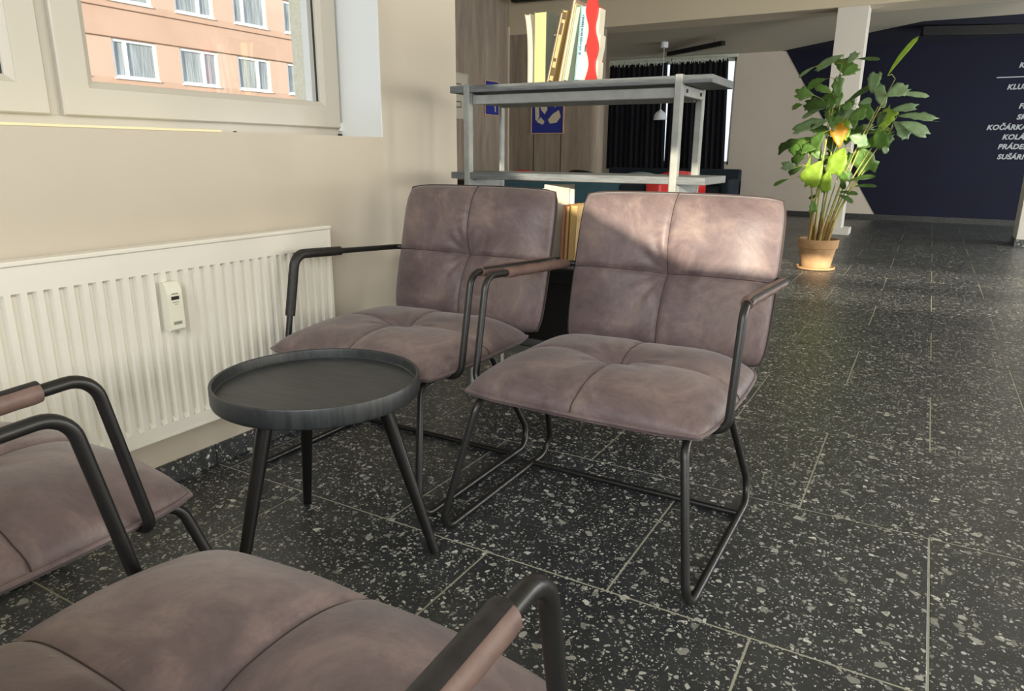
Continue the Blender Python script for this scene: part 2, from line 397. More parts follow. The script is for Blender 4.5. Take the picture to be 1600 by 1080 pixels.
for (y0, y1) in ((-.190, .800), (-1.285, -.222)):
    bm = bmesh.new(); mitred(bm, y0, y1, .985, 2.33, .088, FXB-.03, FXB+.018); s = obj('sash', bm, UPVC, wn)
    z0, z1 = .985+.088, 2.33-.088
    bm = bmesh.new(); ringbox(bm, y0+.075, y1-.075, z0-.013, z1+.013, .014, .014, FXA-.002, FXB-.031, .001); obj('outer_bead', bm, UPVCW, s)
    boxobj('pane', (FXB-.016, y0+.083, z0-.005), (FXB-.012, y1-.083, z1+.005), GLASS, s)
    bm = bmesh.new(); ringbox(bm, y0+.086, y1-.086, z0-.002, z1+.002, .003, .003, FXB-.012, FXB-.003, 0); obj('gasket', bm, GASK, s)
boxobj('hinge', (FXB, .800, .975), (FXB+.012, .814, 1.005), UPVCW, wn, .002); boxobj('hinge', (FXB, .798, .958), (FXB+.010, .812, .966), GASK, wn, .001)
for yy in (.16, .33): boxobj('drain_cap', (FXB-.002, yy, .957), (FXB+.003, yy+.012, .962), GASK, wn)
boxobj('window_sill', (FXB, WY0, WZ0-.002), (WX+.002, .13, WZ0+.0045), mottled('sill_strip', srgb(236, 226, 180), srgb(240, 232, 190), 5, .5), wn, .001)
boxobj('reveal_lining', (FXB-.01, WY1-.004, WZ0), (WX+.001, WY1, WZ1), M('reveal_white', srgb(226, 230, 230), .55).m, wn)
for yy in (.772, .757): boxobj('blind_rail', (FXA-.034, yy-.005, WZ0), (FXA-.022, yy+.005, WZ1), UPVCW, wn, .001)
struct(boxobj('trim_outer_reveal', (-2.228, .776, WZ0-.02), (-2.125, WY1+.01, WZ1+.02), STUCCO), 'rough cream render of the outer window reveal')

# ------------------------------------------------------------------ apartment building outside
bd = thing('apartment_building', 'peach rendered apartment block seen through the window', 'building', (-28, 0, 0))
storeys = [3.65+2.8*k for k in range(-2, 4)]
winY = [17.2+2.93*k for k in range(-5, 7)]
X0 = -.35
bm = bmesh.new(); zs = -3
for z in storeys: box(bm, (X0, 0, zs), (0, 38, z)); zs = z+1.42
box(bm, (X0, 0, zs), (0, 38, zs+3)); obj('wall', bm, PEACH, bd)
e = [0]+[v for y in winY for v in (y-.93, y+.93)]+[38]
for a, b in zip(e[::2], e[1::2]):
    p0 = boxobj('pier', (X0, a, 0), (0, b, 1.42), PEACH2, bd); p0.location.z = storeys[0]
    for z in storeys[1:]:
        c = p0.copy(); COL.objects.link(c); c.location.z = z
bm = bmesh.new()
for z in storeys: box(bm, (0, 0, z+1.44), (.03, 38, z+1.475)); box(bm, (0, 0, z-.30), (.03, 38, z-.27))
obj('ledge', bm, M('ledge_grey', srgb(110, 84, 66), .8).m, bd)
def bwin(y, z, split):
    bm = bmesh.new(); ringbox(bm, -.93, .93, 0, 1.42, .10, .10, -.14, -.04, .01)
    m0 = -.93+1.86*split; box(bm, (-.14, m0-.07, .1), (-.04, m0+.07, 1.32), .01)
    box(bm, (-.04, -.96, -.05), (.06, .96, 0), .005)
    f = obj('window', bm, UPVCW, bd); f.location = (0, y, z)
    boxobj('pane', (-.11, -.84, .1), (-.10, .84, 1.32), HPANE, f); return f
w1 = bwin(winY[0], storeys[0], .3); w2 = bwin(winY[1], storeys[0], .62)
for i, y in enumerate(winY):
    for j, z in enumerate(storeys):
        if j == 0 and i < 2: continue
        c = copy_tree(w2 if i % 3 == 0 and j == 2 or (i+j) % 5 == 4 else w1, bd); c.location = (0, y, z)
ring = thing('ground_lawn', 'ground between the two buildings', 'ground'); bpy.data.objects.remove(ring)
g0 = struct(boxobj('ground', (-60, -40, -3.2), (-2.6, 60, -3.0), mottled('outside_ground', srgb(120, 120, 100), srgb(150, 150, 128), .5, .95, 0, 'World')))

# ------------------------------------------------------------------ radiator
rd = thing('radiator', 'white ribbed panel radiator under the window', 'radiator', (-1.790, 0, 0))
ry0, ry1, rz0, rz1 = -1.35, .468, .158, .670
N0 = 54; pitch = (ry1-ry0-.03)/N0
bm = bmesh.new()
prof = []     # horizontal section of the ribbed front: (y, depth)
for k in range(N0):
    y = ry0+.015+pitch*k
    prof += [(y, 0), (y+pitch*.42, 0), (y+pitch*.58, -.011), (y+pitch*.84, -.011)]
prof.append((ry1-.015, 0))
za, zb, zc_, zd = rz0+.012, rz0+.040, rz1-.070, rz1-.004
rows = [(za, 0), (zb, 0), (zb+.012, 1), (zc_-.007, 1), (zc_, 0), (zd, 0)]
g2 = [[bm.verts.new((d*f, y, z)) for y, d in prof] for z, f in rows]
for A, B in zip(g2, g2[1:]):
    for k in range(len(A)-1): bm.faces.new((A[k], A[k+1], B[k+1], B[k]))
obj('front_panel', bm, RAD, rd, 35)
bm = bmesh.new()
box(bm, (-.045, ry0, rz0), (-.012, ry1, rz0+.012), .002); box(bm, (-.012, ry0, rz0), (.001, ry1, rz0+.012), .002)
box(bm, (-.045, ry1-.015, rz0), (.001, ry1, rz1-.005), .002); box(bm, (-.045, ry0, rz0), (.001, ry0+.015, rz1-.005), .002)
box(bm, (-.045, ry0, rz0+.01), (-.030, ry1, rz1-.01)); obj('casing', bm, RAD, rd)
bm = bmesh.new(); box(bm, (-.048, ry0-.003, rz1-.012), (.004, ry1+.003, rz1), .003)
obj('top_grille', bm, RAD, rd)
bm = bmesh.new()
for yy in (ry0+.2, ry1-.2): box(bm, (-.056, yy-.015, rz0+.05), (-.044, yy+.015, rz1-.05))
obj('bracket', bm, RAD, rd)
tubeobj('pipe', [(-.03, ry0+.1, rz0+.02), (-.03, ry0+.1, -.0)], .009, RAD, rd)
hm = thing('heat_meter', 'small white heat cost meter clipped on the radiator', 'meter', (-1.789, -.130, .447))
bm = bmesh.new(); prism(bm, [(0, .004), (.022, 0), (.027, .006), (.027, .098), (.020, .120), (.012, .128), (0, .128)], -.021, .021, 1)
for v in bm.verts: pass
# prism axis 1 gives (a, h, b): a is depth x, b is height z
obj('housing', bm, PLW, hm)
boxobj('display', (.0268, -.011, .083), (.0278, .011, .092), DARKP, hm); boxobj('slot', (.0268, -.012, .018), (.0282, .012, .026), GREYP, hm, .0004)
bm = bmesh.new(); box(bm, (.0268, -.009, .097), (.0275, .009, .100)); box(bm, (.0268, -.008, .075), (.0275, .009, .077)); box(bm, (.0268, -.003, .070), (.0275, .007, .0715)); obj('printed_marks', bm, GREYP, hm)

# ------------------------------------------------------------------ lounge chairs
LR = .0092; AR = .0090
def cushion_z(u, v, w_, d_, t, p=3.6, seamd=.006, tuft=.026):
    if d_ < .5: p = 5.5
    e = max(0, (1-abs(u)**p)*(1-abs(v)**p)); x, y = u*w_/2, v*d_/2
    z = t*(e**.5)*(.90+.10*e)
    r2 = x*x+y*y
    k = min(1, e*3)
    z -= tuft*math.exp(-r2/.0022)*1.0 + .010*math.exp(-r2/.016)
    z -= k*(seamd*math.exp(-(x/.006)**2)+seamd*math.exp(-(y/.006)**2)+.006*math.exp(-abs(x)/.028)+.006*math.exp(-abs(y)/.028))
    a = math.atan2(y, x)
    z += k*.0022*math.sin(9*a+1.3*math.sin(3*a))*math.exp(-((math.sqrt(r2)-.07)/.05)**2)
    z += k*.0016*(math.sin(31*x+7*y+1)+math.sin(23*y-11*x))
    return max(z, 0)
def cushion_xy(u, v, w_, d_):
    bow = .010 if d_ > .5 else .004
    x = u*w_/2*(1-.035*abs(v)**9) + .0*v; y = v*d_/2*(1-.035*abs(u)**9)
    x += math.copysign(bow*(1-v*v), u)*abs(u)**3; y += math.copysign(bow*(1-u*u), v)*abs(v)**3
    return x, y
def warp(n):
    out = []
    for k in range(-n, n+1):
        s = k/n; a = abs(s)
        out.append(math.copysign(.35*a**2.2+.65*(1-(1-a)**1.0*(1-.0*a)) if False else (.55*a**2+.45*(math.sin(a*math.pi/2))), s))
    return out
def cushion(name, w_, d_, t, mat, parent, n=38):
    bm = bmesh.new(); U = warp(n); G = []
    for v in U:
        row = []
        for u in U:
            x, y = cushion_xy(u, v, w_, d_); row.append(bm.verts.new((x, y, cushion_z(u, v, w_, d_, t)+.002)))
        G.append(row)
    K = len(U)
    for j in range(K-1):
        for i in range(K-1): bm.faces.new((G[j][i], G[j][i+1], G[j+1][i+1], G[j+1][i]))
    ring = G[0][:-1]+[r[-1] for r in G[:-1]]+G[-1][:0:-1]+[r[0] for r in G[:0:-1]]
    low = [bm.verts.new((v.co.x*.985, v.co.y*.985, -.010)) for v in ring]
    for k in range(len(ring)): bm.faces.new((ring[k], ring[(k+1) % len(ring)], low[(k+1) % len(ring)], low[k]))
    bm.faces.new(low)
    return obj(name, bm, mat, parent, 70)
def cushion_seams(parent, w_, d_, t, pipe_mat):
    for ax in (0, 1):
        pts = []
        for k in range(61):
            s = .999*math.sin(math.pi*(k/60-.5)); u, v = (s, 0) if ax == 0 else (0, s)
            x, y = cushion_xy(u, v, w_, d_); pts.append((x*1.002, y*1.002, cushion_z(u, v, w_, d_, t)+.0022))
        tubeobj('seam', pts, .0014, THREAD, parent, 5)
    pts = []
    for side in range(4):
        for k in range(16):
            s = -1+2*k/16; u, v = [(s, -1), (1, s), (-s, 1), (-1, -s)][side]
            x, y = cushion_xy(u, v, w_, d_); pts.append((x*1.004, y*1.004, .001))
    tubeobj('piping', pts, .0042 if pipe_mat is LEATHER else .0032, pipe_mat, parent, 7, closed=True)
def make_chair(label):
    t = thing('lounge_chair', label, 'chair')
    for s in (-1, 1):
        p = fillet([(s*.303, .0, LR), (s*.250, .095, .333), (s*.250, .430, .333), (s*.303, .600, LR)], [.045, .045, .045, .05], True, 7)
        tubeobj('leg', p, LR, BLACKM, t, 12, closed=True)
    tubeobj('stretcher', [(-.298, .475, LR), (.298, .475, LR)], .0085, BLACKM, t)
    seat = cushion('seat', .58, .525, .076, LEATHER, t); seat.location = (0, .345, .352)
    cushion_seams(seat, .58, .525, .076, LEATHER)
    sb = boxobj('seat_base', (-.262, .115, .329), (.262, .58, .344), BLACKP, t, .004)
    back = cushion('backrest', .58, .455, .064, LEATHER, t)
    # local z -> forward (-Y), local y -> up along the recline
    a = math.atan2(.115, .450); up = Vector((0, math.sin(a), math.cos(a))); nf = Vector((0, -math.cos(a), math.sin(a))); xx = Vector((-1, 0, 0))
    xx = up.cross(nf)
    o = Vector((0, .660, .338))+up*.238
    back.matrix_local = Matrix(((xx.x, up.x, nf.x, o.x), (xx.y, up.y, nf.y, o.y), (xx.z, up.z, nf.z, o.z), (0, 0, 0, 1)))
    cushion_seams(back, .58, .455, .064, THREAD)
    return t
def arm_path(s): return fillet([(s*.235, .18, .338), (s*.314, .18, .338), (s*.314, .235, .605), (s*.314, .705, .578), (s*.27, .735, .576)], [0, .032, .042, .02, 0], False, 8)
def arm(t, s, s0, s1, dark=False):
    """bent tube armrest with a laced leather sleeve between arclengths s0..s1, measured from the front top bend"""
    P_ = arm_path(s); a = tubeobj('armrest', P_, AR, BLACKM, t, 12)
    cum = [0]
    for p, q in zip(P_, P_[1:]): cum.append(cum[-1]+(q-p).length)
    cor = min(range(len(P_)), key=lambda i: (P_[i]-Vector((s*.314, .245, .607))).length)
    base = cum[cor]
    def at(d):
        d += base
        for i in range(len(P_)-1):
            if cum[i+1] >= d: return P_[i].lerp(P_[i+1], (d-cum[i])/(cum[i+1]-cum[i]))
        return P_[-1]
    n = 44; pts = [at(s0+(s1-s0)*k/n) for k in range(n+1)]
    sl = tubeobj('leather_sleeve', pts, lambda q: .0136+.0006*math.sin(q*23)+.0004*math.sin(q*61), SLEEVE, a, 16)
    d = .9 if dark else .28; c = -.35*s if dark else .9*s
    if s0 < 0: c, d = math.pi*.85, 1.45  # black lacing widened on this sleeve, partly standing in for its shadow
    bm = bmesh.new(); sweep(bm, pts, .0150, 6, arc=(c-d, c+d), up=(0, 0, 1) if s0 >= 0 else (s, 0, 0), thick=.002)
    obj('lacing', bm, ZIP, a, 50)
A = make_chair('taupe leather lounge chair against the radiator wall, behind the round table')
B = copy_tree(A); B['label'] = 'taupe leather lounge chair in front of the shelf, sun on its backrest'
Cc = copy_tree(A); Cc['label'] = 'taupe leather lounge chair nearest, seat seen from above at the bottom edge'
D = copy_tree(A); D['label'] = 'taupe leather lounge chair cut by the left edge, beside the nearest chair'
for c in (A, B, Cc, D): c['group'] = 'lounge chairs around the table'
A.location = (-1.415, .018, 0); B.location = (-.728, -.005, 0)
Cc.location = (-.640, -.597, 0); Cc.rotation_euler.z = math.pi
D.location = (-1.385, -.500, 0); D.rotation_euler.z = math.pi
arm(A, -1, -.185, .175); arm(A, 1, .03, .45); arm(B, -1, .085, .45); arm(B, 1, .005, .455)
arm(Cc, -1, .045, .44, True); arm(Cc, 1, .13, .46, True); arm(D, -1, .055, .45, True); arm(D, 1, .05, .45)

# ------------------------------------------------------------------ round tray table
tt = thing('tray_table', 'round black wooden tray table on three splayed legs', 'table', (-1.225, -.177, 0))
bm = bmesh.new(); lathe(bm, [(0, .386), (.215, .384), (.2205, .388), (.2225, .394), (.2225, .425), (.2213, .4275), (.2185, .4280), (.2155, .4265), (.2145, .423), (.2135, .408), (.211, .4055), (0, .4055)], 96)
obj('tray', bm, BLACKW, tt, 32)
bm = bmesh.new(); lathe(bm, [(0, .372), (.15, .372), (.155, .376), (.155, .386), (0, .386)], 48); obj('underframe', bm, BLACKW, tt, 40)
for a in (math.radians(147), math.radians(27), math.radians(267)):
    c, s = math.cos(a), math.sin(a)
    tubeobj('leg', [(c*.140, s*.140, .376), (c*.250, s*.250, .001)], lambda q: .0165-.0055*q, TLEG, tt, 20)

# ------------------------------------------------------------------ bookshelf
SX, SY, SL, SD = -1.678, 1.0, .955, .262
sh = thing('bookshelf', 'grey steel framed open bookshelf behind the chairs', 'bookshelf', (SX, SY, 0))
Z = [1.134, .832, .530, .228]
for z in Z: boxobj('shelf_board', (0, 0, z-.024), (SL, SD, z), SHELFW, sh, .0015)
for x in (.072, .852):
    for y in (-.004, SD-.026):
        hw = .005 if (y > 0 and x < .1) else .012
        boxobj('post', (x-hw, y, 0), (x+hw, y+.030, 1.134+.004), STEEL, sh, .003)
for z in Z:
    if z == Z[0] or z == Z[3]:
        for y in (.022, SD-.038): boxobj('rail', (.084, y, z-.064), (.840, y+.016, z-.032), STEEL, sh, .002)
    for x in (.066, .852):
        e = boxobj('end_rail', (x-.006, .026, z-.058), (x+.012, SD-.026, z-.026), STEEL, sh, .002)
        if z == Z[0]:
            for yy in (.050, SD-.055):
                bm = bmesh.new(); lathe(bm, [(0, 0), (.006, 0), (.006, .004), (0, .004)], 12); s = obj('screw', bm, GASK, e); s.matrix_local = Matrix.Translation((x+.0115, yy, z-.042)) @ Matrix.Rotation(math.pi/2, 4, 'Y')
# dark storage box on the lower shelf
sb = thing('storage_box', 'black storage box on a lower shelf between the two chairs', 'box', (SX+.16, SY+.02, .2285))
bm = bmesh.new(); box(bm, (0, 0, 0), (.62, .22, .225), .004); obj('body', bm, BLACKP, sb); boxobj('lid', (-.003, -.003, .215), (.623, .223, .239), BLACKP, sb, .004)

def book(label, x, y, z, th, h, d, lean=0, cover=(.5, .5, .5), page=(222, 210, 176), spine_back=True, rz=0, group='books standing on the top shelf', hollow=False, curl=0):
    """upright book: fore edge towards the camera (-Y); lean = tilt in degrees towards +X"""
    o = thing('book', label, 'book', (x, y, z+max(0, th*math.sin(math.radians(lean)))), 0, group)
    o.rotation_euler = (0, math.radians(lean), rz)
    ct = .0022; pm = mottled('pages', srgb(*page), srgb(*[min(255, c+14) for c in page]), 3, .9, .4, 'Object', (300, 3, 3)); cm = mottled('cover', srgb(*[max(0, c-8) for c in cover]), srgb(*cover), 20, .5, .05)
    bm = bmesh.new()
    n = 6
    vs = box(bm, (ct, .003, .003), (th-ct, d-.004, h-.003))
    if curl:
        bmesh.ops.subdivide_edges(bm, edges=[e for e in bm.edges if abs(e.verts[0].co.z-e.verts[1].co.z) > .01], cuts=8)
        for v in bm.verts: v.co.x -= curl*(v.co.z/h)**4*(1.0 if v.co.y < d/2 else .3)
    obj('page_block', bm, pm, o)
    for x0 in (0, th-ct):
        bm = bmesh.new(); box(bm, (x0, 0, 0), (x0+ct, d, h))
        if curl:
            bmesh.ops.subdivide_edges(bm, edges=[e for e in bm.edges if abs(e.verts[0].co.z-e.verts[1].co.z) > .01], cuts=8)
            for v in bm.verts: v.co.x -= curl*(v.co.z/h)**4*(1.0 if v.co.y < d/2 else .3)
        obj('cover', bm, cm, o)
    boxobj('spine', (0, d-.003, 0), (th, d, h), cm, o, .0008)
    return o, cm
zt = 1.1345; yb = 1.035
book('cream paperback with curled pages, leftmost on the top shelf', -1.3745, yb, zt, .020, .222, .13, 0, (154, 147, 131), (167, 157, 138), curl=.014)
bk, cm = book('thick book with pale yellow pages and grey green cover', -1.3515, yb, zt, .047, .226, .155, 0, (91, 97, 88), (178, 164, 100))
bm = bmesh.new()
for k in range(4): box(bm, (.052, .05+.006*k, .155-.020*k), (.0526, .115-.01*k, .161-.020*k))
obj('cover_print', bm, M('pale_print', srgb(146, 149, 139), .7).m, bk)
bk, cm = book('thin leaning book with white pages and brown cover', -1.3015, yb, zt, .011, .222, .10, 13, (88, 66, 41), (173, 163, 147))
bk, cm = book('leaning tan paperback with worn brown spine', -1.2895, yb-.01, zt, .018, .226, .10, 13, (116, 98, 59), (150, 134, 96))
bm = bmesh.new()
for k, (a, b, c) in enumerate(((.197, .218, .8), (.15, .185, .5), (.02, .045, .9), (.065, .075, .6))): box(bm, (.004, -.0012, a), (.004+.014*c, .002, b))
obj('worn_marks', bm, M('brown_wear', srgb(71, 58, 34), .8).m, bk)
book('tall leaning book with cream pages behind the tan one', -1.2615, yb+.01, zt, .012, .258, .10, 11, (110, 85, 61), (170, 157, 141))
bk, cm = book('thin cream edged book leaning against the pale green hardback', -1.2445, yb, zt, .008, .244, .10, 10, (145, 134, 96), (165, 148, 110))
bk, cm = book('pale green hardback leaning between cream and blue books', -1.2360, yb-.004, zt, .018, .232, .10, 10, (132, 146, 132), (134, 148, 135))
bk, cm = book('light blue book with dark lettering on its narrow side', -1.1940, yb-.004, zt, .024, .230, .10, 4.5, (122, 154, 162), (133, 159, 164))
bm = bmesh.new(); random.seed(3)
for k in range(20):
    z0 = .095+k*.0055; wv = random.uniform(.003, .008); box(bm, (.010-wv/2, -.0006, z0), (.010+wv/2, .0035, z0+random.uniform(.0015, .004)))
box(bm, (.006, -.0006, .082), (.013, .0035, .088))
obj('cover_print', bm, M('blue_print', srgb(62, 93, 109), .7).m, bk)
bk, cm = book('orange red covered book standing behind the light blue one', -1.222, 1.142, zt, .034, .258, .11, 0, (164, 46, 24), (167, 83, 58))
# torn white booklet with ragged edge
tb_ = thing('torn_booklet', 'white booklet with ragged torn edges beside the red bookend', 'booklet', (-1.176, 1.0205, zt), 0)
bm = bmesh.new(); random.seed(5); L_ = []; R_ = []
for k in range(14):
    z = .235*k/13; L_.append((.006+.018*(k/13)+.004*random.random(), z)); R_.append((.030+.016*random.random()-(.012 if 4 < k < 7 else 0), z))
prism(bm, L_+R_[::-1], .0, .003, 1); obj('torn_page', bm, mottled('pale_page', srgb(154, 159, 154), srgb(168, 168, 161), 12, .9, .1), tb_)
bm = bmesh.new(); prism(bm, [(.012, .0), (.036, 0), (.030, .06), (.036, .09), (.012, .085)], .0032, .008, 1); obj('page_block', bm, mottled('pink_page', srgb(148, 132, 126), srgb(153, 150, 142), 12, .9, .1), tb_)
# red wavy bookend
rbk = thing('wavy_bookend', 'red wavy cut-out bookend at the end of the row of books', 'bookend', (-1.124, 1.004, zt), 0)
bm = bmesh.new(); pl, prr = [], []; Hh = .262; n = 40
for k in range(n+1):
    q = k/n; z = Hh*q
    wd = .0155+.0050*math.cos((q-.80)*2*math.pi/.42); wd *= (1 if q < .93 else max(.35, 1-((q-.93)/.07)**2*.65))
    cx_ = .003*math.sin(q*6)
    pl.append((cx_-wd, z)); prr.append((cx_+wd, z))
prism(bm, pl+prr[::-1], 0, .012, 1); obj('wavy_panel', bm, M('red_lacquer', srgb(165, 25, 18), .4).m, rbk)
bm = bmesh.new(); prism(bm, [(.008, 0), (.019, 0), (.021, .055), (.016, .058), (.024, .10), (.026, .135), (.018, .14), (.022, .215), (.008, .215)], .0125, .055, 1); obj('page_block', bm, mottled('white_page', srgb(162, 159, 145), srgb(171, 168, 155), 8, .9, .1), rbk)
boxobj('foot', (.0, .012, 0), (.018, .09, .002), M('red_foot', srgb(146, 24, 17), .4).m, rbk)
# third shelf
G3 = 'books standing on the shelf between the chairs'; z3 = .5305
book('large white book seen between the two backrests', -1.322, 1.075, z3, .006, .262, .12, 0, (193, 190, 176), (193, 191, 181), group=G3, rz=math.radians(-38))
book('cream album in front of the orange books', -1.312, 1.045, z3, .008, .250, .11, 0, (184, 179, 162), (193, 184, 165), group=G3, rz=math.radians(-30))
book('thin pinkish orange book, left of the tan books', -1.225, 1.02, z3, .010, .196, .13, 2, (179, 124, 92), (186, 139, 104), group=G3)
book('narrow cream paged book between the orange and tan ones', -1.211, 1.02, z3, .012, .195, .13, 2, (172, 130, 84), (195, 171, 122), group=G3)
book('tan book leaning behind the sunlit backrest', -1.195, 1.02, z3, .026, .198, .13, 2, (179, 146, 90), (186, 157, 101), group=G3)
book('blue booklet low behind the shaded backrest', -1.300, 1.015, z3, .006, .098, .10, -3, (30, 45, 130), (179, 179, 179), group=G3)

# ------------------------------------------------------------------ potted palm
pt = thing('potted_palm', 'leafy green fishtail palm in a terracotta pot by the column', 'plant', (-.838, 5.02, 0))
TERC = mottled('terracotta', srgb(150, 116, 80), srgb(184, 150, 112), 7, .85, .15, bscale=40, hi=.75)
bm = bmesh.new(); lathe(bm, [(0, .0), (.135, 0), (.150, .006), (.152, .022), (.142, .024), (.138, .012), (0, .012)], 40); obj('saucer', bm, TERC, pt, 40)
bm = bmesh.new(); lathe(bm, [(0, .013), (.112, .013), (.140, .165), (.142, .172), (.152, .176), (.158, .24), (.155, .246), (.146, .246), (.143, .215), (0, .212)], 48); obj('pot', bm, TERC, pt, 35)
bm = bmesh.new(); lathe(bm, [(0, .222), (.08, .225), (.143, .216)], 30); obj('soil', bm, mottled('soil', srgb(44, 34, 26), srgb(70, 54, 40), 60, 1, .6, bscale=120), pt, 60)
def leafmat(name, c, tr):
    m = M(name, srgb(*c), .42); co = m.coord('Object', (1, 1, 1))
    f = m.noise(co, 22, 4); m.l(m.ramp(f, [(.3, srgb(*[x*.82 for x in c])), (.7, srgb(*[min(255, x*1.08) for x in c]))]), m.i['Base Color'])
    o = m.nt.nodes['Material Output']; t = m.n('ShaderNodeBsdfTranslucent'); t.inputs[0].default_value = srgb(*tr); mx = m.n('ShaderNodeMixShader'); mx.inputs[0].default_value = .35
    m.l(m.b.outputs[0], mx.inputs[1]); m.l(t.outputs[0], mx.inputs[2]); m.l(mx.outputs[0], o.inputs[0]); return m.m
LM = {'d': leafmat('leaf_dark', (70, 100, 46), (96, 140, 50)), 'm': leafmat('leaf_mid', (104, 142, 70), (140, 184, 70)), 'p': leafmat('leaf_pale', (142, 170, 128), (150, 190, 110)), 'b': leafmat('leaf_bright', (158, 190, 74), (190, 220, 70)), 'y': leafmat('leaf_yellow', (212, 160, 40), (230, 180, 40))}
def leaf_mesh(name, L, W, jag, seed, mat):
    """fishtail leaflet: wedge widening to a ragged tip, gently arched and folded"""
    rnd = random.Random(seed); n = 9; bm = bmesh.new(); rows = []
    for k in range(n+1):
        q = k/n; wd = W/2*(math.sin(min(1, q*1.15+.06)*math.pi*.62)**1.0)*(1 if q < .8 else 1-.30*(q-.8)/.2)
        if jag and q > .45: wd *= 1+rnd.uniform(-.24, .24)
        wl = wd*(1+.1*rnd.uniform(-1, 1)); cz = -.35*L*q*q*.7; e = .18*wd
        lx = L*q
        tips = [0, 0, 0, 0, 0]
        if k == n and jag: tips = [rnd.uniform(-.2, .08)*L for _ in range(5)]
        if k == n and not jag: wl = wd = W*.03
        rows.append([bm.verts.new((lx+tips[i], s*(wl if s < 0 else wd), cz+e*abs(s)*.9+.0015*rnd.uniform(-1, 1))) for i, s in enumerate((-1, -.5, 0, .5, 1))])
    for A_, B_ in zip(rows, rows[1:]):
        for i in range(4): bm.faces.new((A_[i], A_[i+1], B_[i+1], B_[i]))
    r = bmesh.ops.extrude_face_region(bm, geom=list(bm.faces)); 
    for v in [x for x in r['geom'] if isinstance(x, bmesh.types.BMVert)]: v.co.z -= .0012
    me = bpy.data.meshes.new(name); bmesh.ops.recalc_face_normals(bm, faces=bm.faces); bm.to_mesh(me); bm.free(); me.shade_smooth(); me.materials.append(mat); return me
# (across, height, direction deg, length, width, tone): metres from the pot axis
SC = 6.33/F_PX/3.177*1.0
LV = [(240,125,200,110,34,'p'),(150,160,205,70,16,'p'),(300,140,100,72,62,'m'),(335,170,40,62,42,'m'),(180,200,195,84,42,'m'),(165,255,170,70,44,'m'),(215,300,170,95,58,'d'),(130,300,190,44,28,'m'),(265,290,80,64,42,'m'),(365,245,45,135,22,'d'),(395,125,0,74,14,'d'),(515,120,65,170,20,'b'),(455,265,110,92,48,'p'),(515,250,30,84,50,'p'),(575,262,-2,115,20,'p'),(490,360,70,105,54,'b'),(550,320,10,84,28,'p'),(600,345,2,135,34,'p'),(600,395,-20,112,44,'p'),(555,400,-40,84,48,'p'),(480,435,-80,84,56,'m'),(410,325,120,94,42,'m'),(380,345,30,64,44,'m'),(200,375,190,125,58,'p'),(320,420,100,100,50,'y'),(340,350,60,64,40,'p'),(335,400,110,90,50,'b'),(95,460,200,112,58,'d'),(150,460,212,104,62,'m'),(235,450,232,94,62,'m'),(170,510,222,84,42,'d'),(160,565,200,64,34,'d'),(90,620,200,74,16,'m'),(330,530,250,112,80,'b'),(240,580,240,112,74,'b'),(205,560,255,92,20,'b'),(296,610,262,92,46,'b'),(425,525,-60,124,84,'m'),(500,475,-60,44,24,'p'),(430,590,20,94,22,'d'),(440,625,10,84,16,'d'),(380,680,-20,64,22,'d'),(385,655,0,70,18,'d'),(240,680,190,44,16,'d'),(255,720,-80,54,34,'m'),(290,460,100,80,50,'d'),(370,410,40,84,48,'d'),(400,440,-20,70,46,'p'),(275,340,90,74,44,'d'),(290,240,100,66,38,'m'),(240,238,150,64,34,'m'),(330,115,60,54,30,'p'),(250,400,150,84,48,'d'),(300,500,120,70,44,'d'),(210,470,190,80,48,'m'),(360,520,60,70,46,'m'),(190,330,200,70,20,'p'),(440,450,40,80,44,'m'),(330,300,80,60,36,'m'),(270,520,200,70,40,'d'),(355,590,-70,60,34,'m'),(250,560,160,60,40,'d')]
random.seed(4)
for k in range(26):   # smaller leaflets filling the crown between the large ones
    cx = random.gauss(300, 90); cy = random.uniform(190, 640)
    LV.append((cx, cy, math.degrees(math.atan2(500-cy, cx-300))+random.uniform(-50, 50), random.uniform(45, 85), random.uniform(20, 46), random.choice('ddmmmp')))
random.seed(11); tips = []
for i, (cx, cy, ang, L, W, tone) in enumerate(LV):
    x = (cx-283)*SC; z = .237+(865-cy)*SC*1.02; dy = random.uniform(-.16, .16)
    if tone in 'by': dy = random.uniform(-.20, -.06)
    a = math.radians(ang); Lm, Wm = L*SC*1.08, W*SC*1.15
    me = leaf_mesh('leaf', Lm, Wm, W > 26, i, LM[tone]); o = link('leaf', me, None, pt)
    d = Vector((math.cos(a), random.uniform(-.25, .25), math.sin(a))).normalized()
    base = Vector((x, dy, z)) - d*Lm*.5
    nrm = Vector((random.uniform(-.25, .25), -1, random.uniform(.2, .9))); nrm = (nrm-d*nrm.dot(d)).normalized(); bnr = nrm.cross(d)
    o.matrix_local = Matrix(((d.x, bnr.x, nrm.x, base.x), (d.y, bnr.y, nrm.y, base.y), (d.z, bnr.z, nrm.z, base.z), (0, 0, 0, 1)))
    tips.append(base)
STEM = mottled('palm_stem', srgb(120, 128, 60), srgb(168, 160, 84), 14, .6, .1); STEMB = mottled('palm_stem_base', srgb(124, 98, 54), srgb(158, 136, 76), 14, .7, .1)
stems = [(-.055, .62, 290, 120), (-.03, .8, 265, 300), (-.01, 1.0, 300, 240), (.0, .9, 330, 350), (.02, 1.1, 455, 300), (.035, .9, 470, 420), (.05, .8, 510, 400), (-.04, .7, 200, 470), (.06, .6, 430, 560), (.01, .6, 350, 500), (-.02, .5, 260, 560), (.045, 1.2, 500, 190), (-.06, .5, 230, 600), (.03, .7, 400, 450)]
ends = []
